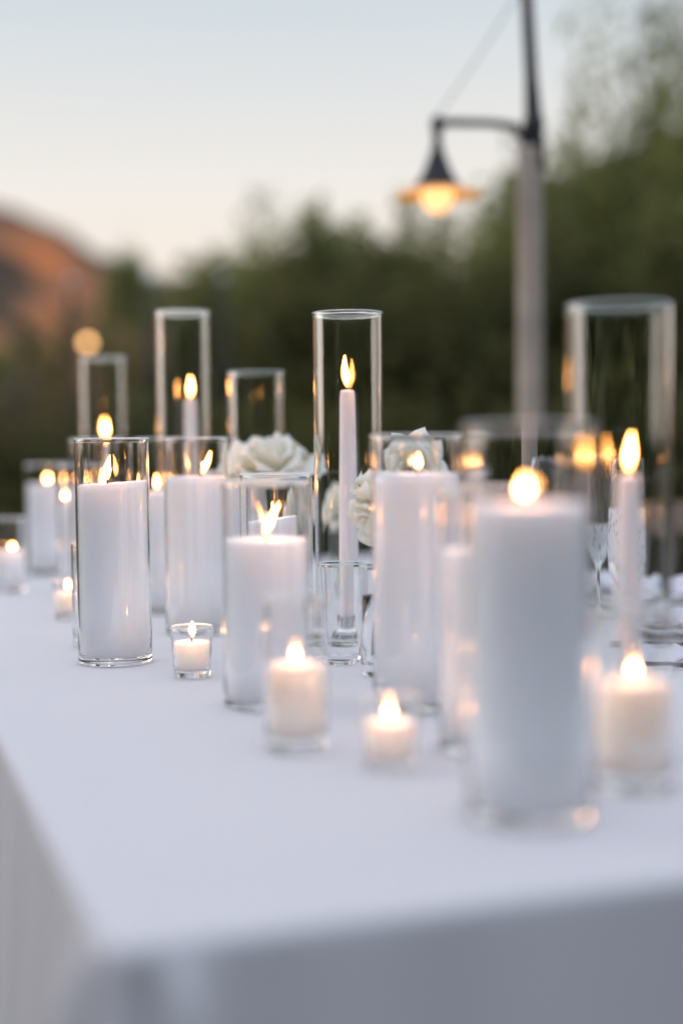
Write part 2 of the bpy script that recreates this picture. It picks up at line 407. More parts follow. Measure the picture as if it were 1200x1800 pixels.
# ------------------------------------------------------------------ lamp post
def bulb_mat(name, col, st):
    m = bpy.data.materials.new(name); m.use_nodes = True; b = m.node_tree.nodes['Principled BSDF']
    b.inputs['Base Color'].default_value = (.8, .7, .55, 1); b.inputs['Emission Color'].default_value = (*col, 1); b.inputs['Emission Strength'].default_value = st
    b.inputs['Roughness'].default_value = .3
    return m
M['bulb'] = bulb_mat('glowing_bulb', (1, .50, .18), .46)
M['bulb_far'] = bulb_mat('glowing_far_globe', (1, .52, .17), 1.6)
M['amber'] = bulb_mat('self_glowing_amber_glass', (1, .45, .13), .15)  # brim's own emission stands in for the bulb's light on it
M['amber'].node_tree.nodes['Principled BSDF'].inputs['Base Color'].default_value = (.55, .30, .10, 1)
def lamp(loc, label, bulb, rz=0, s=1):
    t = empty('street_lamp', loc, rz); t.scale = (s, s, s)
    tag(t, label, 'street lamp')
    mb = MB(); mb.lathe([(0, 0), (.030, 0), (.0285, .4), (.0265, 1.59), (.024, 1.605), (0, 1.605)], 24); mb.build('post', M['post'], t)
    mb = MB(); mb.tube([(.012, 0, 1.56), (.010, 0, 1.64), (.004, 0, 1.75), (-.004, 0, 1.91), (-.012, 0, 2.12), (-.014, 0, 2.2)], [.022, .020, .014, .0125, .012, .012], 14)
    mb.lathe([(0, 0), (.020, .002), (.024, .02), (.020, .04), (.013, .045)], 16, (.009, 0, 1.63))
    mb.build('upper_post', M['iron'], t)
    mb = MB(); mb.tube([(.008, 0, 1.585), (-.012, 0, 1.625), (-.03, 0, 1.648), (-.08, 0, 1.655), (-.19, 0, 1.658)], [.008, .010, .0095, .0085, .009], 10)
    mb.lathe([(0, -.028), (.010, -.024), (.013, -.012), (.013, .008), (.008, .016), (0, .018)], 14, (-.192, 0, 1.655))
    mb.build('arm', M['iron'], t)
    mb = MB(); mb.tube([(-.016, 0, 1.93), (-.10, 0, 1.80), (-.190, 0, 1.672)], .0014, 6); mb.build('stay_wire', M['iron'], t)
    mb = MB()
    mb.lathe([(.006, 1.635), (.010, 1.622), (.013, 1.60), (.019, 1.585), (.024, 1.572), (.030, 1.556), (.039, 1.541), (.048, 1.528), (.050, 1.521), (.048, 1.5205), (.037, 1.537), (.024, 1.556)], 40, (-.192, 0, 0))
    mb.build('lamp_shade', M['iron'], t)
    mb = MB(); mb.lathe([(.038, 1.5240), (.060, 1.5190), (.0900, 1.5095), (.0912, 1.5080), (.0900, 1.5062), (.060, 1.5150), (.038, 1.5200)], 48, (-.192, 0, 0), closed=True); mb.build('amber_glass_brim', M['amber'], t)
    mb = MB(); mb.lathe([(0, -.039), (.013, -.037), (.024, -.029), (.032, -.016), (.0345, -.002), (.032, .012), (.026, .022), (.014, .027), (0, .028)], 28, (-.192, 0, 1.508)); mb.build('bulb', bulb, t)
    return t
lamp((.399, 3.0, 0), 'lit lamp with dark bell shade and round bulb hung from the tan post', M['bulb'])
# far round light and small unlit globes in the foliage
def pole_light(x, y, z, r, mat, label, name='globe_light'):
    t = empty(name, (x, y, 0)); tag(t, label, 'lamp')
    mb = MB(); mb.lathe([(0, z - r)] + [(r * math.sin(PI * k / 10), z - r * math.cos(PI * k / 10)) for k in range(1, 10)] + [(0, z + r)], 20); mb.build('globe', mat, t)
    mb = MB(); mb.tube([(0, 0, 0), (0, 0, z - r + .004)], .012, 8); mb.build('pole', M['iron'], t)
pole_light(-1.235, 7.0, 1.484, .022, M['bulb_far'], 'glowing warm round light in front of the shrubs, far left')
M['opal'] = pmat('unlit_opal_globe', (.75, .76, .76), .3, .5)
pole_light(-.86, 6.55, 1.745, .026, M['opal'], 'unlit grey globe in the dark foliage above the tall left glass')
pole_light(-.53, 6.55, 1.745, .018, M['opal'], 'faint unlit globe in the foliage, nearest to the middle of the picture')
pole_light(-1.26, 6.75, 1.76, .018, M['opal'], 'faint unlit globe against the rusty hill')

# ------------------------------------------------------------------ chair
def chair(label, along, across):
    A = Vector((-.1171, .6897, 0)); an = R(109.0); u = Vector((math.cos(an), math.sin(an), 0)); n = Vector((u.y, -u.x, 0))
    p = A + u * along + n * across
    t = empty('dining_chair', p, an); tag(t, label, 'chair')      # local x runs along the table edge, local +y towards the table
    W = .21
    for x in (-W, W):
        mb = MB(); mb.tube([(x, 0, 0), (x, .03, .45), (x, 0, .70), (x, -.01, .86)], [.016, .018, .016, .014], 10); mb.build('rear_leg', M['chairwood'], t)
        mb = MB(); mb.tube([(x * .95, .40, 0), (x * .95, .38, .44)], [.014, .018], 10); mb.build('front_leg', M['chairwood'], t)
    mb = MB(); mb.box((0, .20, .455), (.44, .43, .03)); bevel(mb.build('seat', M['chairwood'], t, False), .008)
    for z, h in ((.835, .062), (.68, .04)):
        mb = MB(); k = 10
        vs = []; fs = []
        for i in range(k + 1):
            x = -W + .014 + (2 * W - .028) * i / k; y = -.012 - .02 * math.cos((i / k - .5) * PI)
            for dy in (0, .02):
                for dz in (-h / 2, h / 2): vs.append((x, y + dy, z + dz))
        for i in range(k):
            a = i * 4; b = a + 4
            fs += [(a, a + 1, b + 1, b), (a + 2, b + 2, b + 3, a + 3), (a + 1, a + 3, b + 3, b + 1), (a, b, b + 2, a + 2)]
        fs += [(0, 2, 3, 1), (k * 4, k * 4 + 1, k * 4 + 3, k * 4 + 2)]
        mb.add(vs, fs); bevel(mb.build('back_rail', M['chairwood'], t, False), .004)
    for y, z in ((.39, .22), (.02, .25)):
        mb = MB(); mb.tube([(-W, y, z), (W, y, z)], .010, 8); mb.build('stretcher', M['chairwood'], t)
chair('brown wooden chair with curved top rail behind the right table edge', 1.62, 1.46)

# ------------------------------------------------------------------ tablecloth
def tablecloth():
    Ax, Ay = -.1171, .6897
    an = R(109.0); u = Vector((math.cos(an), math.sin(an))); n = Vector((u.y, -u.x))
    L, W = 2.17, 1.15; rc = .011
    # perimeter (local: s across, t along), rounded corners
    per = []; step = .012
    def side(p0, p1):
        d = (Vector(p1) - Vector(p0)); k = max(2, int(d.length / step))
        return [Vector(p0) + d * i / k for i in range(k)]
    cs = [((rc, rc), PI, 1.5 * PI), ((W - rc, rc), 1.5 * PI, 2 * PI), ((W - rc, L - rc), 0, .5 * PI), ((rc, L - rc), .5 * PI, PI)]
    pts = []; nor = []; cor = []
    for ci, (c, a0, a1) in enumerate(cs):
        for i in range(13):
            a = a0 + (a1 - a0) * i / 12
            pts.append(Vector((c[0] + rc * math.cos(a), c[1] + rc * math.sin(a)))); nor.append(Vector((math.cos(a), math.sin(a))))
        c2, b0, _ = cs[(ci + 1) % 4]
        e0 = pts[-1]; e1 = Vector((c2[0] + rc * math.cos(b0), c2[1] + rc * math.sin(b0)))
        ln = (e1 - e0).length; dd = (e1 - e0) / ln; ds = [.0035 * i for i in range(1, 30)]
        k = int((ln - .22) / step); ds += [.105 + (ln - .21) * i / k for i in range(k + 1)] + [ln - .0035 * i for i in range(29, 0, -1)]
        nn = nor[-1].copy()
        for q_ in ds:
            pts.append(e0 + dd * q_); nor.append(nn.copy())
    n_p = len(pts)
    arcs = [0]
    for a_, b_ in zip(pts, pts[1:]): arcs.append(arcs[-1] + (b_ - a_).length)
    corners = [Vector((0, 0)), Vector((W, 0)), Vector((W, L)), Vector((0, L))]
    rings = []
    # top rings (inset) : keep as a fine grid-free fan with several insets
    def P(q, z): 
        w = n * q.x + u * q.y; return (Ax + w.x, Ay + w.y, z)
    vs = []; fs = []
    def ring(f):
        b = len(vs)
        for i in range(n_p): vs.append(f(i))
        rings.append(b)
    cen = Vector((W / 2, L / 2))
    ztop = .75
    for s in (0.0, .25, .5, .7, .82, .90, .95, .975, .99):
        def f(i, s=s):
            q = cen + (pts[i] - cen) * s if s else cen + (pts[i] - cen) * .02
            w = noise.noise(Vector((q.x * 5, q.y * 5, 0))) * .0006 * (s < .96)
            return P(q, ztop - abs(w))
        ring(f)
    er = .007
    for k in range(1, 6):
        a = PI / 2 * k / 5
        def f(i, a=a): return P(pts[i] + nor[i] * (er * math.sin(a) - .004), ztop - er * (1 - math.cos(a)))
        ring(f)
    NZ = 48
    for k in range(1, NZ + 1):
        z = ztop - er - (ztop - er - .015) * (k / NZ) ** 1.25
        dz = ztop - z
        def f(i, z=z, dz=dz):
            q = pts[i]; o = er - .004 + .02 * dz ** 1.2
            arc = arcs[i] * 6
            g_ = min(1, dz / .5)
            o += g_ * .020 * (math.sin(arc * 5.3 + 2 * noise.noise(Vector((arc * .9, 0, 0)))) + .6 * math.sin(arc * 9.1 + 1.3))
            # corner drape: the spare cloth of each corner hangs as a fold with a hollow beside it
            dc = min((q - c).length for c in corners)
            g2 = min(1, dz / .035); g3 = min(1, dz / .3); w_ = 1 + 1.5 * dz
            o += g2 * (-.013 * math.exp(-((dc - .015 * w_) / (.0075 * w_)) ** 2) + .012 * math.exp(-((dc - .036 * w_) / (.011 * w_)) ** 2)) * w_
            o += g3 * (.035 * math.exp(-(dc / .05) ** 2) + .020 * math.exp(-((dc - .14) / .035) ** 2))
            return P(q + nor[i] * o, z)
        ring(f)
    for a, b in zip(rings, rings[1:]):
        for i in range(n_p):
            j = (i + 1) % n_p; fs.append((a + i, a + j, b + j, b + i))
    fs.append(tuple(rings[0] + i for i in reversed(range(n_p))))
    o = mesh_obj('tablecloth', vs, fs, M['cloth'])
    bm = bmesh.new(); bm.from_mesh(o.data); bmesh.ops.recalc_face_normals(bm, faces=bm.faces); bm.to_mesh(o.data); bm.free()
    tag(o, 'long white cloth covering the banquet table down to the ground', 'tablecloth')
tablecloth()
ZT = .7503

# ------------------------------------------------------------------ glass, sand, candles
RV, WV = .0415, .0024
def vase_mesh(name, r, h, wall, base, taper=1.0, mat='glass', seg=64):
    """open glass cylinder; r is the rim radius, r*taper the foot radius"""
    rb = r * taper; e = wall * .5
    prof = [(0, .0012), (rb * .55, .0010), (rb - .006, .0), (rb - .002, .0003), (rb - .0003, .002), (rb, .005)]
    for k in range(1, 8): prof.append((rb + (r - rb) * k / 8, .005 + (h - .009) * k / 8))
    eb = e * 1.6      # fire-polished rim, a little thicker than the wall
    prof += [(r, h - 2.9 * eb), (r, h - 2.5 * eb)]
    for k in range(0, 9):
        a = PI * k / 8; prof.append((r - e + eb * math.cos(a), h - eb + eb * math.sin(a)))
    ri = r - wall; rbi = rb - wall
    prof += [(ri, h - 2.5 * eb), (ri, h - 2.9 * eb)]
    for k in range(7, -1, -1): prof.append((rbi + (ri - rbi) * k / 8, base + .003 + (h - base - .008) * k / 8))
    prof += [(rbi - .0006, base + .0012), (rbi - .002, base + .0003), (rbi * .5, base - .0004), (0, base - .0008)]
    mb = MB(); mb.lathe(prof, seg)
    me = bpy.data.meshes.new(name); me.from_pydata(mb.v, [], mb.f); me.polygons.foreach_set('use_smooth', [True] * len(me.polygons)); me.materials.append(M[mat]); me.materials.append(M['rim'])
    for p in me.polygons:
        if p.center.z > h - 1.6 * eb: p.material_index = 1
    me.update()
    return me
VM = {}
def glassware(name, x, y, r, h, wall, base, taper, label, cat, group, mat='glass'):
    key = (r, h, wall, base, taper, mat)
    if key not in VM: VM[key] = vase_mesh(name, r, h, wall, base, taper, mat)
    o = reuse(name, VM[key], None, (x, y, ZT), (0, 0, random.Random(x).random() * 6)); tag(o, label, cat, group); return o

def fill_mesh(name, rb, rt, z0, z1, seed, mat, tilt=(0, 0), dimple=.0, rough=.0012, wick=(0, 0)):
    """the sand or wax body: uneven, slightly tilted top with a hollow melted round the wick"""
    seg = 56; rings = [0, .15, .3, .45, .6, .75, .88, .96, 1.0]
    vs = [(0, 0, z0)]; fs = []
    def topz(x, y):
        d = math.hypot(x - wick[0], y - wick[1])
        return z1 + tilt[0] * x + tilt[1] * y + noise.noise(Vector((x * 60, y * 60, seed))) * rough + noise.noise(Vector((x * 400, y * 400, seed))) * rough * .35 - dimple * math.exp(-(d / (rt * .45)) ** 2)
    base = len(vs)
    for k in range(seg): a = 2 * PI * k / seg; vs.append((rb * math.cos(a), rb * math.sin(a), z0))
    for k in range(seg): fs.append((0, base + (k + 1) % seg, base + k))
    prev = base
    for q in (.25, .5, .75, .96):
        b = len(vs); rr = rb + (rt - rb) * q
        for k in range(seg): 
            a = 2 * PI * k / seg; x, y = rr * math.cos(a), rr * math.sin(a); vs.append((x, y, z0 + (topz(x, y) - .001 - z0) * q))
        for k in range(seg): fs.append((prev + k, prev + (k + 1) % seg, b + (k + 1) % seg, b + k))
        prev = b
    for s in reversed(rings[1:]):
        b = len(vs)
        for k in range(seg):
            a = 2 * PI * k / seg; x, y = rt * s * math.cos(a), rt * s * math.sin(a)
            vs.append((x, y, topz(x, y) - (.0006 if s == 1.0 else 0)))
        for k in range(seg): fs.append((prev + k, prev + (k + 1) % seg, b + (k + 1) % seg, b + k))
        prev = b
    vs.append((0, 0, topz(0, 0))); c = len(vs) - 1
    for k in range(seg): fs.append((prev + k, prev + (k + 1) % seg, c))
    me = bpy.data.meshes.new(name); me.from_pydata(vs, [], fs); me.polygons.foreach_set('use_smooth', [True] * len(me.polygons)); me.materials.append(mat); me.update()
    return me, topz(wick[0], wick[1])

def flame_mesh(h, w, lean, seed):
    """teardrop, bent sideways; origin at its foot"""
    prof = [(0, 0), (.30, .04), (.55, .10), (.80, .20), (.97, .32), (1.0, .42), (.90, .55), (.70, .68), (.45, .81), (.22, .92), (.07, .985), (0, 1)]
    r = random.Random(seed); bend = r.uniform(-.15, .15)
    def fn(p):
        t = p[2] / h
        return (p[0] + lean * h * t ** 1.3 + bend * h * math.sin(t * PI) * .5, p[1] * .8, p[2])
    mb = MB(); mb.lathe([(a * w / 2, b * h) for a, b in prof], 16, fn=fn)
    # poles must follow the bend too
    mb.v = [fn(v) if abs(v[0]) < 1e-9 and abs(v[1]) < 1e-9 else v for v in mb.v]
    me = bpy.data.meshes.new('flame'); me.from_pydata(mb.v, [], mb.f); me.polygons.foreach_set('use_smooth', [True] * len(me.polygons)); me.materials.append(M['flame']); me.update()
    return me

def wick_and_flame(t, wx, wy, z, fh, fw, lean, seed, wl_=.008, power=.011):
    mb = MB(); mb.tube([(wx, wy, z - .002), (wx - .0003, wy, z + wl_ * .5), (wx + lean * .004 - .0012, wy, z + wl_)], [.0008, .0008, .0006], 6)
    mb.build('wick', M['wick'], t)
    if fh:
        reuse('flame', flame_mesh(fh, fw, lean, seed), t, (wx, wy, z + wl_ * .55))
        ld = bpy.data.lights.new('candle_light', 'POINT'); ld.energy = power; ld.shadow_soft_size = .003; ld.color = (1, .44, .22)
        lo = bpy.data.objects.new('candle_light', ld); COL.objects.link(lo); lo.parent = t; lo.location = (wx + lean * fh * .3, wy, z + wl_ * .45 + fh * .45)

SC_G, VG = 'sand candles in glass cylinders', 'straight glass cylinder vases'
def sand_candle(x, y, H, zs, vlabel, clabel, wick=(0, 0), fh=.030, fw=.0085, lean=.1, tilt=(0, 0), seed=1, r=RV):
    glassware('cylinder_vase', x, y, r, H, WV, .0095, 1.0, vlabel, 'vase', VG)
    t = empty('sand_candle', (x, y, ZT + .0098)); tag(t, clabel, 'candle', SC_G)
    me, zt = fill_mesh('sand', r - WV - .0003, r - WV - .0003, 0.0, zs - .0098, seed, M['sand'], tilt, .0015, .0012, wick)
    reuse('sand', me, t)
    wick_and_flame(t, wick[0], wick[1], zt, fh, fw, lean, seed)

# x, y, vase height, sand height, vase label, candle label, extras
sand_candle(-.2574, 1.6, .254, .203, 'sharp glass cylinder filled with white sand at the left front', 'sharply seen white sand candle with dark curled wick at the left front', (-.004, -.006), .029, .0095, .10, (.05, 0), 1)
sand_candle(-.1880, 1.84, .254, .203, 'glass cylinder just behind and right of the sharp left one', 'sand candle with flame leaning right, just right of the sharp left one', (.008, 0), .030, .0075, .38, (0, 0), 2)
sand_candle(-.0709, 1.33, .212, .157, 'short blurred cylinder in front of the clear-rimmed one', 'blurred sand candle with a long slanting flame, right of the small sharp votive', (.0, -.004), .031, .0085, .42, (0, .02), 3)
sand_candle(-.0740, 1.62, .212, .160, 'short sharp-rimmed glass cylinder below the left ivory rose', 'sloping white sand behind the slanting flame, in the sharp-rimmed cylinder', (-.002, .010), .017, .0045, -.1, (.10, -.02), 4)
sand_candle(.0691, 1.31, .254, .218, 'blurred cylinder in front of the ivory rose facing the camera', 'sand candle with a small upright flame in front of the facing rose', (.002, .006), .015, .006, .03, (0, 0), 5)
sand_candle(.1176, 1.128, .212, .162, 'short cylinder half hidden behind the nearest large one', 'sand candle half hidden behind the left side of the nearest one', (0, 0), .027, .008, 0, (0, 0), 6)
sand_candle(.1218, .926, .258, .207, 'largest nearest glass cylinder full of white sand at the front right', 'largest and nearest sand candle with a broad blurred flame', (-.002, .004), .015, .0085, .02, (0, .03), 7)
sand_candle(-.5550, 2.69, .208, .171, 'short cylinder farthest away at the left', 'farthest sand candle, at the far left end of the table', (0, 0), .016, .0065, .03, (0, 0), 8)
sand_candle(-.4170, 2.3, .212, .153, 'short cylinder between the farthest one and the sharp left one', 'low filled sand candle left of the sharp one, partly behind it', (-.030, 0), .016, .006, .0, (0, 0), 9)
sand_candle(-.3720, 2.17, .254, .180, 'cylinder directly behind the sharp left one', 'sand candle directly behind the sharp left one', (0, 0), .024, .007, .1, (0, 0), 10)
sand_candle(-.2570, 2.06, .254, .177, 'cylinder seen in the gap between the two left front ones', 'sand candle in the gap between the two left front ones', (-.010, 0), .022, .007, 0, (0, 0), 11)
sand_candle(-.1489, 1.955, .208, .197, 'short brimful cylinder below the left side of the left ivory rose', 'brimful sand candle below the left side of the left ivory rose', (0, 0), .0, .0, 0, (0, 0), 12)

# tall hurricane vases with taper candles
def hurricane(x, y, H, ztop, vlabel, clabel, hlabel, cx=0, cy_=0, fh=.036, fw=.010, lean=.05, seed=1, twin=False):
    glassware('hurricane_vase', x, y, RV, H, .0021, .010, 1.0, vlabel, 'vase', 'tall glass hurricane vases', 'glass_green')
    hold = MB(); hold.lathe([(0, 0), (.026, 0), (.027, .002), (.024, .005), (.015, .010), (.0165, .024), (.0155, .026), (.0125, .025), (.0122, .012), (0, .012)], 32)
    h = hold.build('candle_holder', M['glass']); h.location = (x + cx, y + cy_, ZT + .0104); tag(h, hlabel, 'candle holder', 'glass feet of the taper candles')
    t = empty('taper_candle', (x + cx, y + cy_, ZT + .0226)); tag(t, clabel, 'candle', 'taper candles in tall glasses')
    hh = ztop - .0226
    mb = MB(); mb.lathe([(0, 0), (.0119, 0), (.0119, .02), (.0112, hh * .5), (.0092, hh - .012), (.0086, hh - .004), (.0074, hh - .0012), (.004, hh - .0004), (.002, hh - .002), (0, hh - .002)], 28)
    mb.build('wax', M['taper'], t)
    wick_and_flame(t, 0, 0, hh - .002, fh, fw, lean, seed, .006)
hurricane(.0094, 1.70, .4005, .309, 'tall sharp hurricane glass in the middle of the picture', 'slim white taper with a doubled flame, in the middle tall glass', 'clear glass foot of the taper in the middle tall glass', -.0010, .003, .040, .0095, -.07, 3)
hurricane(-.2383, 2.17, .446, .314, 'tallest hurricane glass, left of the middle', 'white taper in the tallest glass, above the left sand candles', 'clear glass foot of the taper in the tallest glass', .010, 0, .033, .0105, .02, 5)
hurricane(-.1232, 2.09, .350, .165, 'shorter hurricane glass behind the left ivory rose', 'short taper hidden behind the left ivory rose, in the glass there', 'clear glass foot of the short taper behind the left rose', 0, 0, .034, .010, 0, 7)
hurricane(-.4256, 2.56, .401, .257, 'faint hurricane glass under the distant round light', 'taper with a blurred flame just above the sharp left cylinder', 'clear glass foot of the farthest taper', .003, 0, .034, .0098, -.03, 9)
hurricane(.2224, 1.14, .355, .220, 'big blurred hurricane glass at the right', 'thick looking taper in the big right glass beside the nearest candle', 'clear glass foot of the taper in the big right glass', .008, 0, .032, .0095, .08, 11)

# votives
def votive(x, y, r, H, taper, wall, base, zw, glabel, clabel, fh=.018, fw=.0065, lean=.05, seed=1, mat='wax', wick=(0, 0)):
    glassware('votive_glass', x, y, r, H, wall, base, taper, glabel, 'votive glass', 'small votive glasses')
    t = empty('votive_candle', (x, y, ZT + base + .0014)); tag(t, clabel, 'candle', 'votive candles')
    f = (zw / H); rt = r * taper + (r - r * taper) * f - wall - .00025; rb = r * taper - wall - .00025
    me, zt = fill_mesh('wax', rb, rt, 0, zw - base - .0014, seed, M[mat], (0, 0), .0012, .0004, wick)
    reuse('wax', me, t)
    wick_and_flame(t, wick[0], wick[1], zt, fh, fw, lean, seed, .009, .013)
votive(-.1595, 1.495, .0226, .0545, .86, .0018, .008, .0375, 'small sharp tapered votive glass beside the sharp left cylinder', 'sharp little votive candle with a thin flame beside the left cylinder', .018, .0055, .05, 2)
votive(-.0381, 1.136, .0262, .124, .97, .0018, .012, .070, 'tall faint votive glass with peach glow in the middle front', 'peach glowing candle in the taller votive glass, middle front', .0095, .006, 0, 3)
votive(.0348, 1.068, .0228, .0545, .88, .0018, .008, .0365, 'low blurred votive glass nearest to the front edge', 'low blurred peach candle nearest to the front edge', .009, .006, 0, 4)
votive(.2057, 1.0, .0290, .128, .97, .0018, .013, .077, 'wide blurred votive glass at the front right corner', 'wide cream candle right of the nearest large one', .0100, .0062, -.03, 5)
votive(-.3866, 2.0, .0226, .0545, .86, .0018, .008, .0375, 'small votive glass peeping out left of the sharp cylinder', 'small peach votive candle left of the sharp cylinder', .014, .0065, 0, 6)
votive(-.5585, 2.38, .0290, .124, .97, .0018, .012, .068, 'wide votive glass cut by the left picture edge', 'pale candle cut by the left picture edge', .009, .0062, .02, 7, 'sand', (.006, 0))
votive(-.3037, 1.73, .0265, .128, .97, .0018, .012, .066, 'narrow votive glass mostly behind the sharp left cylinder', 'pale candle mostly behind the sharp left cylinder', .018, .006, 0, 8, 'sand')

# ------------------------------------------------------------------ roses in bud vases
def petal_mesh(L, W, a0, a1, a2, r0, seed, tip=.2, curl=.5):
    """a cupped petal; a0, a1, a2 = lean from vertical at foot, middle and lip (radians)"""
    r = random.Random(seed); NU, NV = 12, 9; vs = []
    rr, z = r0, 0; prof = [(rr, z)]
    for j in range(NV):
        v = (j + .5) / NV
        a = a0 * (1 - v) ** 2 + a1 * 2 * v * (1 - v) + a2 * v * v
        rr += math.sin(a) * L / NV; z += math.cos(a) * L / NV; prof.append((rr, z))
    for j in range(NV + 1):
        v = j / NV; wv = W * (.30 + .95 * math.sin(min(1, v * 1.12) * PI * .62)) * (1 if v < .75 else 1 - .45 * ((v - .75) / .25) ** 2)
        R0, z0 = prof[j]
        for i in range(NU + 1):
            q = (i / NU - .5) * 2
            rad = max(R0, .006) + .6 * W
            ph = q * wv / rad * .75
            x = R0 + (rad * math.cos(ph) - rad); y = rad * math.sin(ph) * 1.15
            drop = L * .12 * q * q * v * (1 + tip) - (tip * L * .14 * (1 - abs(q)) ** 2 * v ** 4)
            x += curl * L * .16 * abs(q) ** 3 * v ** 2 + noise.noise(Vector((q * 1.2, v * 2, seed))) * L * .05 * v
            vs.append((x, y, z0 - drop + noise.noise(Vector((q * 1.4, seed, v * 2))) * L * .04 * v))
    fs = [(j * (NU + 1) + i, j * (NU + 1) + i + 1, (j + 1) * (NU + 1) + i + 1, (j + 1) * (NU + 1) + i) for j in range(NV) for i in range(NU)]
    me = bpy.data.meshes.new('petal'); me.from_pydata(vs, [], fs); me.polygons.foreach_set('use_smooth', [True] * len(me.polygons)); me.materials.append(M['petal']); me.update()
    return me
def rose(head, foot, size, axis, spin, label, seed=1):
    """head = centre of the bloom, foot = lower end of its stem; axis = direction the bloom faces"""
    t = empty('rose', foot); tag(t, label, 'rose', 'ivory roses')
    axis = Vector(axis).normalized(); Rm = axis.to_track_quat('Z', 'Y').to_matrix()
    base = Vector(head) - axis * size * .34; rel = base - Vector(foot)
    r = random.Random(seed)
    layers = [  # count, length, half width, lean foot / middle / lip, start radius
        (3, .50, .13, .05, -.05, .0, .02), (3, .54, .17, .35, -.12, .05, .03), (4, .56, .21, .65, -.05, .25, .05), (5, .58, .25, .9, .15, .7, .06),
        (4, .60, .31, 1.10, .50, 1.05, .07), (5, .62, .34, 1.35, .85, 1.5, .07)]
    for li, (n, L, W, a0, a1, a2, r0) in enumerate(layers):
        for k in range(n):
            me = petal_mesh(L * size * r.uniform(.93, 1.07), W * size, a0, a1, a2 + r.uniform(-.15, .15), r0 * size, r.randint(0, 999), .25 if li < 4 else .9, .4 + .12 * li)
            o = reuse('petal', me, t); az = spin + li * .9 + 2 * PI * k / n + r.uniform(-.12, .12)
            o.matrix_local = Matrix.Translation(rel) @ Rm.to_4x4() @ Matrix.Rotation(az, 4, 'Z')
            md = o.modifiers.new('thickness', 'SOLIDIFY'); md.thickness = .0004
    mb = MB(); mid = rel * .6 + Vector((0, 0, rel.z * .15)); mid.x *= .5; mid.y *= .5
    P0, P1, P2, P3 = Vector((0, 0, 0)), Vector((0, 0, rel.z * .5)), rel - axis * size * .35, rel
    pts = [P0 * (1 - q) ** 3 + P1 * 3 * q * (1 - q) ** 2 + P2 * 3 * q * q * (1 - q) + P3 * q ** 3 for q in [i / 12 for i in range(13)]]
    mb.tube(pts, [.0022] * 11 + [.003, .006 * size / .09], 8); mb.build('stem', M['stem'], t)
    for k in range(5):
        mb = MB(); L = size * .30; vs = []
        for j in range(5):
            v = j / 4; w = size * .05 * math.sin(PI * (.15 + .85 * v)) ; 
            vs += [(.004 + L * .8 * v, -w, -L * .5 * v * v), (.004 + L * .8 * v, 0, -L * .5 * v * v - .001), (.004 + L * .8 * v, w, -L * .5 * v * v)]
        fs = [(j * 3 + i, j * 3 + i + 1, j * 3 + i + 4, j * 3 + i + 3) for j in range(4) for i in range(2)]
        mb.add(vs, fs); o = mb.build('sepal', M['stem'], t); o.matrix_local = Matrix.Translation(rel) @ Rm.to_4x4() @ Matrix.Rotation(spin + k * 2 * PI / 5, 4, 'Z')
        md = o.modifiers.new('thickness', 'SOLIDIFY'); md.thickness = .0006
def bud_vase(x, y, r, H, water, label):
    t = empty('bud_vase', (x, y, ZT)); tag(t, label, 'bud vase', 'clear bud vases')
    me = vase_mesh('vase_glass', r, H, .0018, .012, .93); reuse('vase_glass', me, t)
    rb = r * .93
    def ri(z): return rb + (r - rb) * z / H - .0018 - .0002
    mb = MB(); mb.lathe([(0, .0124), (ri(.0124) - .002, .0124), (ri(.015), .0155), (ri(water), water), (0, water)], 40); mb.build('water', M['water'], t)
bud_vase(.0375, 1.49, .0195, .118, .085, 'clear bud vase with crossing stems, left of the blurred middle cylinder')
rose((.0745, 1.50, .963), (.034, 1.492, ZT + .022), .072, (-.10, -1, .12), .3, 'ivory rose facing the camera above the blurred middle cylinder', 3)
rose((.030, 1.492, .912), (.040, 1.486, ZT + .022), .074, (-.75, -.25, -.35), 1.0, 'ivory rose turned sideways and drooping from the bud vase', 5)
bud_vase(-.093, 1.93, .018, .150, .09, 'bud vase under the left ivory rose')
rose((-.0975, 1.925, .984), (-.093, 1.93, ZT + .022), .096, (-.05, -.30, 1), .8, 'wide open ivory rose left of the middle tall glass', 8)
bud_vase(-.0163, 2.2, .018, .110, .07, 'bud vase seen through the middle tall glass')
rose((-.018, 2.2, .905), (-.0163, 2.2, ZT + .022), .075, (-.2, -.5, 1), 0, 'small distant rose seen through the middle tall glass', 11)
glassware('tumbler', -.0016, 1.575, .025, .113, .0016, .008, .85, 'empty tapered tumbler in front of the middle tall glass', 'tumbler', None)

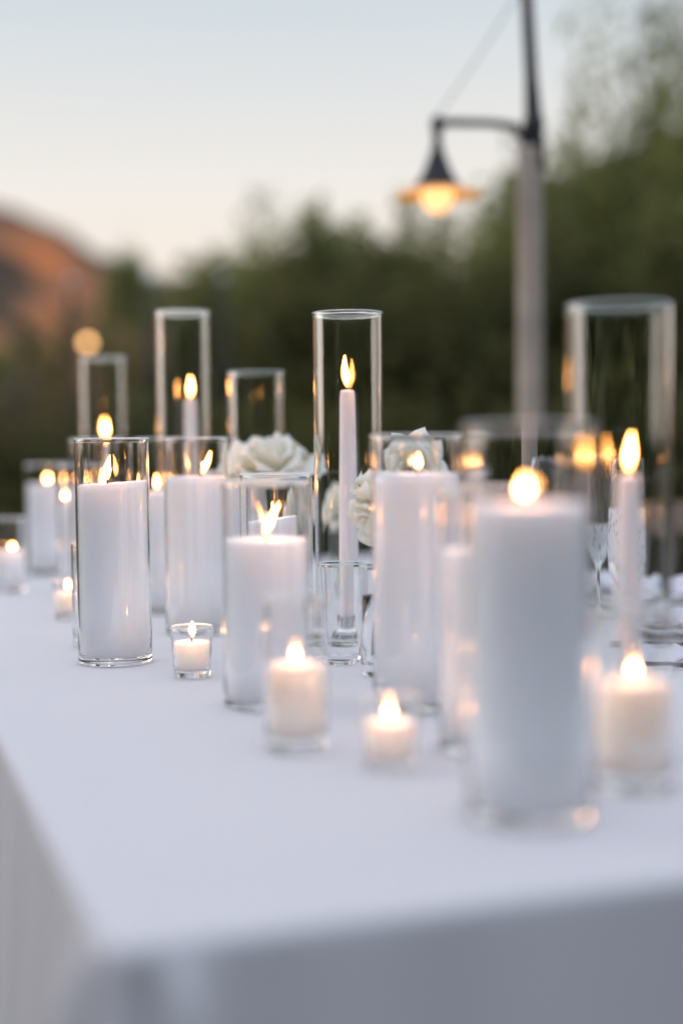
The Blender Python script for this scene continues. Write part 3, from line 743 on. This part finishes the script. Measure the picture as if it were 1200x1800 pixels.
# ------------------------------------------------------------------ stemmed glasses
def speckle_mat():  # white speckled film added to imitate the bowl's pale look
    m = bpy.data.materials.new('white_speckle_film'); m.use_nodes = True; nt = m.node_tree; b = nt.nodes['Principled BSDF']
    t = nt.nodes.new('ShaderNodeTexCoord'); v = nt.nodes.new('ShaderNodeTexVoronoi'); v.inputs['Scale'].default_value = 130
    nt.links.new(t.outputs['Object'], v.inputs['Vector'])
    r = nt.nodes.new('ShaderNodeValToRGB'); nt.links.new(v.outputs['Distance'], r.inputs[0]); e = r.color_ramp.elements
    e[0].position = .22; e[0].color = (.05, .05, .06, 1); e[1].position = .36; e[1].color = (.86, .86, .90, 1)
    nt.links.new(r.outputs[0], b.inputs['Base Color']); b.inputs['Roughness'].default_value = .6
    tl = nt.nodes.new('ShaderNodeBsdfTranslucent'); nt.links.new(r.outputs[0], tl.inputs[0])
    mx = nt.nodes.new('ShaderNodeMixShader'); mx.inputs[0].default_value = .4; nt.links.new(b.outputs[0], mx.inputs[1]); nt.links.new(tl.outputs[0], mx.inputs[2])
    tr = nt.nodes.new('ShaderNodeBsdfTransparent'); m2 = nt.nodes.new('ShaderNodeMixShader'); m2.inputs[0].default_value = .72
    nt.links.new(tr.outputs[0], m2.inputs[1]); nt.links.new(mx.outputs[0], m2.inputs[2]); nt.links.new(m2.outputs[0], nt.nodes['Material Output'].inputs[0])
    return m
M['speckle'] = speckle_mat()
def stemware(x, y, H, zb, r, wl_, band, label, group='stemmed glasses with water'):
    t = empty('stemmed_glass', (x, y, ZT)); tag(t, label, 'wine glass', group)
    w = .0011
    outer = [(0, .0), (.030, .0), (.0315, .001), (.029, .0025), (.012, .005), (.0045, .010), (.0034, .02), (.0034, zb - .012), (.006, zb - .003), (.014, zb + .007), (.024, zb + .022), (r * .97, zb + .036), (r, zb + .050), (r * .99, zb + .08), (r * .93, (H + zb) / 2 + .04), (r * .86, H - .002)]
    inner = [(r * .86 - w * .5, H), (r * .86 - w, H - .002), (r * .93 - w, (H + zb) / 2 + .04), (r * .99 - w, zb + .08), (r - w, zb + .050), (r * .97 - w, zb + .0365), (.023, zb + .024), (.012, zb + .010), (0, zb + .004)]
    mb = MB(); mb.lathe(outer + inner, 48); mb.build('glass_bowl', M['glass'], t)
    e = .00025; lvl = wl_
    def rin(z):
        q = sorted([(b, a) for a, b in inner if a > 0 or b < zb + .005])
        for (z0, r0), (z1, r1) in zip(q, q[1:]):
            if z0 <= z <= z1: return r0 + (r1 - r0) * (z - z0) / (z1 - z0)
        return r
    wp = [(0, zb + .0045), (.0115, zb + .0105), (.0225, zb + .0245), (r * .97 - w - e, zb + .037), (r - w - e, zb + .050)]
    if lvl > zb + .08: wp.append((r * .99 - w - e, zb + .08))
    wp += [(rin(lvl) - e, lvl), (0, lvl)]
    mb = MB(); mb.lathe(wp, 48); mb.build('water', M['water'], t)
    def rout(z):
        for (r0, z0), (r1, z1) in zip(outer, outer[1:]):
            if z0 <= z <= z1 and z > zb: return r0 + (r1 - r0) * (z - z0) / (z1 - z0)
        return r
    mb = MB(); b0, b1 = band
    mb.lathe([(rout(b0 + (b1 - b0) * k / 14) + .00035, b0 + (b1 - b0) * k / 14) for k in range(15)], 48); mb.build('speckle_band', M['speckle'], t)
stemware(.3397, 1.95, .225, .075, .030, .13, (.082, .129), 'water glass with slim stem behind the nearest large candle')
stemware(.3730, 1.83, .222, .042, .0345, .158, (.088, .158), 'bulbous water glass seen through the big right hurricane glass')
stemware(.2890, 1.98, .222, .070, .028, .12, (.085, .12), 'stemmed glass almost hidden behind the nearest large candle')

# ------------------------------------------------------------------ place setting at the right
mb = MB(); mb.lathe([(0, .0), (.075, .0), (.080, .001), (.125, .010), (.132, .0145), (.1325, .016), (.131, .0165), (.122, .0130), (.080, .0045), (.074, .0032), (0, .0032)], 72)
o = mb.build('dinner_plate', M['china']); o.location = (.500, 1.80, ZT); tag(o, 'large white dinner plate at the right edge', 'plate', 'plates at the right')
mb = MB(); mb.lathe([(0, .0), (.055, .0), (.060, .001), (.092, .011), (.098, .015), (.0985, .0165), (.097, .017), (.090, .013), (.060, .0042), (.055, .003), (0, .003)], 64)
o = mb.build('salad_plate', M['china']); o.location = (.500, 1.80, ZT + .0036); tag(o, 'smaller white plate stacked on the dinner plate', 'plate', 'plates at the right')
def napkin():
    vs = []; fs = []; NU, NV = 26, 10
    for j in range(NV + 1):
        for i in range(NU + 1):
            a = i / NU; b = j / NV
            x = -.12 + .24 * a; y = (-.05 + .10 * b) * (1 - .25 * math.sin(a * PI))
            z = .012 + .010 * math.sin(b * PI) + .004 * math.sin(b * 19 + a * 3) + .006 * noise.noise(Vector((a * 4, b * 3, 0)))
            vs.append((x, y, z))
    fs = [(j * (NU + 1) + i, j * (NU + 1) + i + 1, (j + 1) * (NU + 1) + i + 1, (j + 1) * (NU + 1) + i) for j in range(NV) for i in range(NU)]
    o = mesh_obj('napkin', vs, fs, M['napkin']); m = o.modifiers.new('thickness', 'SOLIDIFY'); m.thickness = .004; m.offset = -1
    return o
o = napkin(); o.location = (.49, 1.79, ZT + .010); o.rotation_euler = (0, 0, .5); tag(o, 'folded lilac white napkin lying on the stacked plates', 'napkin')
o = napkin(); o.location = (.335, 1.55, ZT - .0065); o.rotation_euler = (0, 0, 1.2); o.scale = (.75, .8, .8); tag(o, 'folded napkin flat on the cloth behind the wide right votive', 'napkin')
for nm, x0, x1, z0, cc, lab in (('dinner_plate', .445, 2.10, 0, 0, 'white dinner plate farther back, behind the stemmed glasses'), ('salad_plate', .445, 2.10, .0036, 0, 'smaller white plate farther back, behind the stemmed glasses')):
    q = bpy.data.objects[nm].copy(); COL.objects.link(q); q.location = (x0, x1, ZT + z0); q['label'] = lab
q = o.copy(); COL.objects.link(q); q.location = (.44, 2.09, ZT + .014); q.rotation_euler = (0, 0, 2.3); q.scale = (.9, 1, 1.3); q['label'] = 'loosely folded napkin on the plates behind the stemmed glasses'
def cutlery(name, label, x, y, rz, kind):
    mb = MB(); z = .004
    mb.tube([(0, -.105, z), (0, -.06, z), (0, -.02, z + .001), (0, .02, z + .002), (0, .035, z + .001)], [.0042, .0038, .0026, .0022, .003], 8)
    if kind == 'knife':
        mb.add([(-.004, .03, z - .001), (.006, .03, z - .001), (.008, .09, z - .001), (.001, .12, z - .001), (-.004, .09, z - .001), (-.004, .03, z + .001), (.006, .03, z + .001), (.008, .09, z + .001), (.001, .12, z + .001), (-.004, .09, z + .001)],
               [(4, 3, 2, 1, 0), (5, 6, 7, 8, 9), (0, 1, 6, 5), (1, 2, 7, 6), (2, 3, 8, 7), (3, 4, 9, 8), (4, 0, 5, 9)])
    else:
        mb.box((0, .048, z), (.020, .026, .0022))
        for k in range(4): mb.box((-.0085 + k * .0057, .085, z + .001), (.0026, .05, .002))
    o = bevel(mb.build(name, M['black'], None, True), .0006, 1); o.location = (x, y, ZT); o.rotation_euler = (0, 0, rz); tag(o, label, name)
cutlery('knife', 'black knife on the cloth at the right edge', .392, 1.50, -1.9, 'knife')
cutlery('fork', 'black fork beside the white plate at the right edge', .40, 1.66, -1.75, 'fork')
